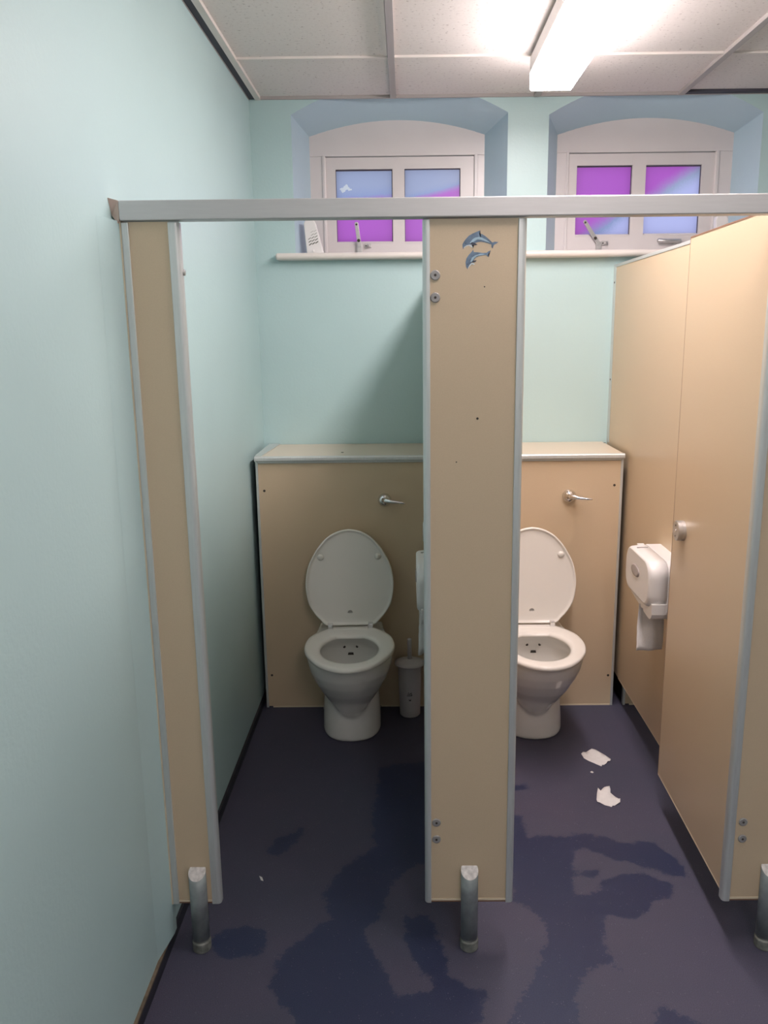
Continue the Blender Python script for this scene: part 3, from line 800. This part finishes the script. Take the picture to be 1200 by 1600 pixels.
def children(o): return [c for c in bpy.data.objects if c.parent is o]
def copy_tree(o, parent=None):
    c = o.copy(); COL.objects.link(c); c.parent = parent
    for ch in children(o): copy_tree(ch, c)
    return c
toilet = make_toilet()
t2 = copy_tree(toilet)
for t, (x, rz, lab) in zip((toilet, t2), ((-.2395, math.radians(2.6), 'white toilet with raised lid in the shaded left cubicle'), (.5135, 0, 'white toilet with raised lid partly hidden by the dolphin panel'))):
    t.location = (x, YD - (.014 if rz else .006), 0); t.rotation_euler.z = rz; t['label'] = lab; t['group'] = 'toilets with raised lids'

# ================================================================= DISPENSERS
def dispenser(label, xs, ragged):
    """jumbo tissue dispenser on the left face (x = xs) of a partition; local origin on the partition face"""
    t = thing('tissue_dispenser', label, 'dispenser', (xs, 2.73, .755), group='white tissue dispensers on the partitions')
    yn, yf_, z0, z1 = 2.585 - 2.73, 2.878 - 2.73, .707 - .755, .852 - .755
    def rr(y0, y1, a0, a1, r, rb):
        pts = []
        for cy, cz, s, rad in ((y1 - r, a1 - r, 0, r), (y0 + r, a1 - r, 1, r), (y0 + rb, a0 + rb, 2, rb), (y1 - rb, a0 + rb, 3, rb)):
            for k in range(9):
                a = s * PI / 2 + PI / 2 * k / 8; pts.append((cy + rad * math.cos(a), cz + rad * math.sin(a)))
        return pts
    # back housing, wider and lower than the cover
    bm = bmesh.new(); R0 = rr(yn - .008, yf_ + .002, z0 - .045, z1, .045, .03)
    loft(bm, [[(-d, y, z) for y, z in rr(yn - .008 + i, yf_ + .002 - i, z0 - .045 + i, z1 - i, .045, .03)] for d, i in ((0, 0), (.050, 0), (.052, .001))])
    obj('housing', bm, WPLAS, t, smooth=False, bevel=.001)
    # cover
    bm = bmesh.new()
    loft(bm, [[(-d, y, z) for y, z in rr(yn + i - .004, yf_ - i, z0 - .020 + i, z1 - i * .6, .055 - i * .3, .05 - i * .3)] for d, i in ((.0525, .000), (.085, .001), (.104, .004), (.112, .009), (.1145, .015))])
    cv = obj('cover', bm, WPLAS, t, smooth=True)
    cv.data.polygons.foreach_set('use_smooth', [abs(p.normal.x) < .95 for p in cv.data.polygons])
    bm = bmesh.new(); yc, zc = .012, .028
    loft(bm, [[(-x, yc + a * math.cos(2 * PI * k / 28), zc + b * math.sin(2 * PI * k / 28)) for k in range(28)] for x, a, b in ((.1144, .046, .021), (.1175, .044, .0195), (.1180, .034, .014))])
    obj('viewing_window', bm, GPLAS, t, smooth=True)
    bm = bmesh.new(); box(bm, -.098, -.060, .060, .066, z1 - .0015, z1 + .0006); obj('key_slot', bm, GROOVE, t)
    bm = bmesh.new(); box(bm, -.085, -.060, .100, .116, z1 - .003, z1 + .0015); obj('top_catch', bm, WPLAS, t, bevel=.002)
    # lower apron with cut notches
    bm = bmesh.new()
    ap = [(yn - .0035, z0 + .004), (yf_ - .004, z0 + .004), (yf_ - .004, z0 - .012), (yf_ - .012, z0 - .022), (yf_ - .030, z0 - .026), (yf_ - .036, z0 - .020), (yf_ - .046, z0 - .027), (.045, z0 - .036), (-.040, z0 - .046),
          (-.048, z0 - .040), (-.060, z0 - .050), (-.110, z0 - .054), (yn + .016, z0 - .053), (yn + .003, z0 - .046), (yn - .003, z0 - .032)]
    prism(bm, [(-.101, y, z) for y, z in ap], (.098, 0, 0)); obj('apron', bm, WPLAS, t, bevel=.0015)
    # hanging sheet (a part: it is still on the roll inside)
    bm = bmesh.new(); rows = []
    H = .17
    for k in range(13):
        v = k / 12; row = []
        for j in range(9):
            u = j / 8
            x = -.106 + .092 * u + random.uniform(-.0006, .0006) - .004 * v; y = -.022 + .010 * math.sin(v * 5 + u * 1.2) * v + .004 * math.sin(u * 9)
            z = z0 - .035 - v * H
            if ragged and k == 12: z += (.0 if j < 2 else .018 + random.uniform(-.006, .006))
            row.append((x, y, z))
        rows.append(row)
    R = [[bm.verts.new(p) for p in r_] for r_ in rows]
    for a in range(12):
        for b in range(8): bm.faces.new((R[a][b], R[a][b + 1], R[a + 1][b + 1], R[a + 1][b]))
    sh = obj('hanging_tissue', bm, TISSUE, t, smooth=True)
    so = sh.modifiers.new('s', 'SOLIDIFY'); so.thickness = .0006
    return t
dispenser('white tissue dispenser on the right partition beside the door lock', PX3 - .0002, False)
d2 = dispenser('white tissue dispenser mostly hidden behind the dolphin panel edge', PXM - .0002, True)
d2.location.z -= .012

# ================================================================= TOILET BRUSH
tb = thing('toilet_brush_holder', 'grey white toilet brush in a round holder beside the left toilet', 'toilet brush', (.0085, 3.243, 0))
BR = mat('pale_pink_grey_plastic', (.58, .545, .54), .4)
bm = bmesh.new(); lathe(bm, [(.040, 0), (.0435, .004), (.047, .12), (.0505, .225), (.0495, .228)], n=40); obj('holder', bm, BR, tb, smooth=True)
bm = bmesh.new(); lathe(bm, [(.060, .228), (.064, .231), (.064, .236), (.050, .242), (.02, .249), (.011, .252)], n=40); obj('lid', bm, BR, tb, smooth=True)
bm = bmesh.new(); lathe(bm, [(.0095, .250), (.0090, .335), (.0085, .341), (.005, .343)], n=20); obj('handle', bm, BR, tb, smooth=True)
bm = bmesh.new()
def onholder(a, z, w_, h, t=.0008, rz=0):
    # small printed stroke on the curved front of the holder
    r_ = .0463 + (z - .12) * .034
    c = Vector((r_ * math.sin(a), -r_ * math.cos(a), z)); tx = Vector((math.cos(a), math.sin(a), 0)); nz = Vector((math.sin(a), -math.cos(a), 0))
    ux = tx * math.cos(rz) + Vector((0, 0, math.sin(rz))); uz = Vector((0, 0, math.cos(rz))) - tx * math.sin(rz)
    pts = [c + ux * w_ / 2 + uz * h / 2, c - ux * w_ / 2 + uz * h / 2, c - ux * w_ / 2 - uz * h / 2, c + ux * w_ / 2 - uz * h / 2]
    prism(bm, [p - nz * .0006 for p in pts], nz * (t + .0006))
for a, z, w_, h, rz in ((-.10, .1135, .0018, .013, -.3), (-.06, .1085, .008, .0016, .1), (.03, .1125, .006, .002, .5), (.07, .110, .0018, .008, 0), (.14, .1120, .0018, .009, .4), (.19, .1155, .0018, .008, -.5), (.20, .111, .005, .0015, .3),
                       (-.10, .103, .012, .0024, .02), (.08, .1035, .014, .003, .04), (.22, .106, .006, .003, .4), (.0, .083, .004, .008, .2), (.10, .083, .004, .008, -.2), (.05, .083, .008, .0015, 0)):
    onholder(a - .05, z, w_, h, rz=rz)
obj('printed_mark', bm, INK, tb)

# ================================================================= THINGS ON THE SILL
def freshener(label, px, face, rz):
    p = hitp(px[0], px[1], 1, YB + .02)
    t = thing('air_freshener', label, 'air freshener', (p.x, YB + .03, SILL), rz, group='white plastic air fresheners on the sill')
    pts = [(-.036, 0), (-.040, .04), (-.047, .122), (-.044, .136), (-.034, .143), (-.012, .143), (-.002, .139), (.005, .126), (.024, .05), (.036, 0)]
    bm = bmesh.new(); prism(bm, [(x, -.016, z) for x, z in pts], (0, .032, 0)); obj('case', bm, WPLAS, t, bevel=.004, seg=3)
    bm = bmesh.new()
    for k in range(6):
        for j in range(3):
            z = .038 + k * .0125 + j * .004; x = -.020 + j * .014 - k * .0015
            if k > 2 and j == 0: continue
            prism(bm, [(x - .0065, -.0168, z - .004), (x + .006, -.0168, z + .004), (x + .006, -.0168, z + .0085 - k * .0009), (x - .0065, -.0168, z + .0005 - k * .0009)], (0, .001, 0))
    obj('vent_slots', bm, mat('dark_green_vent', (.07, .085, .06), .5), t)
    bm = bmesh.new(); lathe(bm, [(.006, 0), (.006, .004), (.003, .006)], (-.008, -.016, .012), (0, -1, 0), 16); obj('button', bm, mat('bright_white_button', (.85, .85, .85), .2), t)
    return t
freshener('white slotted air freshener at the left end of the window sill', (493, 393), 1, 0)
fr2 = freshener('white air freshener on the sill behind the right door top', (1122, 393), 1, 0)
fr2.location = (1.395, YB + .03, SILL)

# ================================================================= DOLPHIN STICKERS
def cp(x, y, lift): 
    p = hitp(640 + x / 5.4545, 310 + y / 5.4545, 1, YF); return (p.x, YF - lift, p.z)
def flat(pts, lift, th, m, name, parent):
    bm = bmesh.new(); P = [Vector(cp(x, y, lift)) for x, y in pts]; prism(bm, P, (0, -th, 0))
    bmesh.ops.triangulate(bm, faces=[f for f in bm.faces if len(f.verts) > 4])
    o = obj(name, bm, m, None); return o
def sm(pts, sub=3):
    n = len(pts); out = []
    for i in range(n):
        p0, p1, p2, p3 = pts[i - 1], pts[i], pts[(i + 1) % n], pts[(i + 2) % n]
        out.append(p1)
    return out
def dolphin(label, body, stripe, fin, pale, eye):
    c = Vector(cp(*body[0], 0)); t = thing('dolphin_sticker', label, 'sticker', (c.x, c.y, c.z), group='dolphin stickers')
    before = set(COL.objects)
    flat(body, .0, .0005, DB, 'body', None); flat(stripe, .0005, .0002, DL, 'flank_stripe', None)
    flat(fin, .0007, .0002, DK, 'flipper', None); flat(pale, .0003, .0003, DW, 'belly', None)
    bm = bmesh.new(); q = cp(*eye, .0007); lathe(bm, [(.0009, 0), (.0009, .0002)], q, (0, -1, 0), 8); obj('eye', bm, INK, None)
    adopt(t, before)
dolphin('larger upper blue dolphin sticker leaping on the beige panel',
 [(455, 437), (451, 410), (450, 392), (462, 370), (480, 345), (505, 318), (540, 298), (575, 283), (603, 273), (594, 297), (620, 305), (650, 325), (680, 352), (705, 376), (725, 369), (757, 372), (740, 385), (718, 397), (708, 428), (698, 415), (697, 393), (670, 382), (640, 374), (610, 369), (585, 372), (560, 380), (540, 392), (520, 398), (495, 402), (475, 412), (462, 420)],
 [(512, 382), (535, 350), (560, 334), (590, 328), (620, 335), (660, 357), (690, 380), (650, 367), (610, 353), (578, 350), (548, 366), (528, 382)],
 [(512, 390), (532, 372), (556, 381), (580, 396), (556, 399), (532, 396)],
 [(462, 416), (485, 400), (510, 394), (545, 392), (528, 402), (546, 421), (522, 414), (505, 402), (480, 410), (466, 424)], (478, 384))
dolphin('smaller lower blue dolphin sticker diving on the beige panel',
 [(493, 605), (480, 580), (477, 545), (485, 510), (505, 480), (525, 460), (542, 437), (547, 458), (580, 459), (620, 465), (655, 464), (670, 452), (692, 443), (680, 463), (669, 475), (672, 502), (660, 490), (652, 483), (620, 486), (590, 491), (565, 503), (550, 522), (530, 545), (510, 570), (498, 590)],
 [(516, 540), (532, 505), (560, 484), (600, 473), (648, 474), (605, 483), (572, 492), (550, 512), (530, 540)],
 [(524, 545), (542, 530), (572, 528), (560, 541), (540, 546)],
 [(498, 590), (515, 560), (535, 548), (556, 558), (548, 567), (530, 560), (508, 582), (497, 600)], (492, 562))

# ================================================================= TORN PAPER ON THE FLOOR
def paper(label, pts, org, sc_, curl, name='torn_tissue'):
    P = [hitp(org[0] + x / sc_, org[1] + y / sc_, 2, 0) for x, y in pts]
    c = sum(P, Vector()) / len(P)
    bm = bmesh.new()
    vs = [bm.verts.new(p - c) for p in P]; f = bm.faces.new(vs)
    bmesh.ops.triangulate(bm, faces=[f])
    bmesh.ops.subdivide_edges(bm, edges=bm.edges[:], cuts=2, use_grid_fill=True)
    for v in bm.verts:
        d = v.co.length; v.co.z = .0008 + curl * (.5 + .5 * math.sin(v.co.x * 70 + v.co.y * 25)) * min(1, d / .03)
    o = obj(name, bm, TISSUE, smooth=True); o.location = c
    so = o.modifiers.new('s', 'SOLIDIFY'); so.thickness = .0006
    return tag(o, label, 'paper', 'scraps of torn paper on the floor')
paper('torn oblong of white tissue on the floor, nearer the right toilet', [(258, 352), (285, 322), (330, 328), (410, 288), (470, 305), (600, 375), (685, 432), (678, 462), (640, 470), (625, 497), (585, 518), (565, 512), (552, 532), (450, 488), (370, 460), (300, 425)], (880, 1140), 9.23, .004)
paper('crescent shaped torn white tissue on the floor, further from the right toilet', [(500, 850), (540, 892), (590, 850), (668, 820), (680, 870), (680, 930), (760, 995), (800, 1015), (822, 1008), (820, 1065), (740, 1105), (715, 1100), (695, 1117), (660, 1105), (600, 1095), (530, 1062), (492, 1055), (480, 1020), (487, 920)], (880, 1140), 9.23, .005)
paper('tiny white paper chip between the two torn tissues', [(388, 612), (412, 600), (438, 615), (430, 630), (400, 622)], (880, 1140), 9.23, .002, 'paper_chip')
paper('tiny white paper chip on the dark floor of the left cubicle', [(0, 0), (14, 6), (20, 24), (8, 20)], (405, 1369), 3, .002, 'paper_chip')

# ================================================================= CEILING LIGHT
lx0, lx1 = .4560, .6085
def lamp(ly0, ly1, label, glow):
    lt = thing('ceiling_light', label, 'ceiling light', ((lx0 + lx1) / 2, (ly0 + ly1) / 2, ZC - .004), group='box lights in line on the ceiling')
    before = set(COL.objects)
    bm = bmesh.new(); box(bm, lx0, lx1, ly0, ly1, ZC - .056, ZC - .0045); obj('gear_tray', bm, mat('pale_grey_enamel', (.62, .60, .58), .4), None, bevel=.002)
    bm = bmesh.new()
    prism(bm, [(lx0 + .001, ly0 + .001, ZC - .0565), (lx0 + .001, ly0 + .001, ZC - .109), (lx0 + .006, ly0 + .001, ZC - .1145), (lx1 - .006, ly0 + .001, ZC - .1145), (lx1 - .001, ly0 + .001, ZC - .109), (lx1 - .001, ly0 + .001, ZC - .0565)], (0, ly1 - ly0 - .002, 0))
    bm.normal_update()
    for f in bm.faces: f.material_index = 0 if abs(f.normal.z) > .5 and f.calc_center_median().z < ZC - .1 else 1
    obj('diffuser', bm, [glow, GLOWS], None)
    adopt(lt, before)
lamp(1.38, 3.18, 'long lit white box light fixed to the tiled ceiling, its end near the windows', GLOW)
lamp(-1.75, .05, 'unseen box light added behind the camera to fill the cubicle fronts', FILL_GLOW)  # out of view, added only to brighten the cubicle fronts
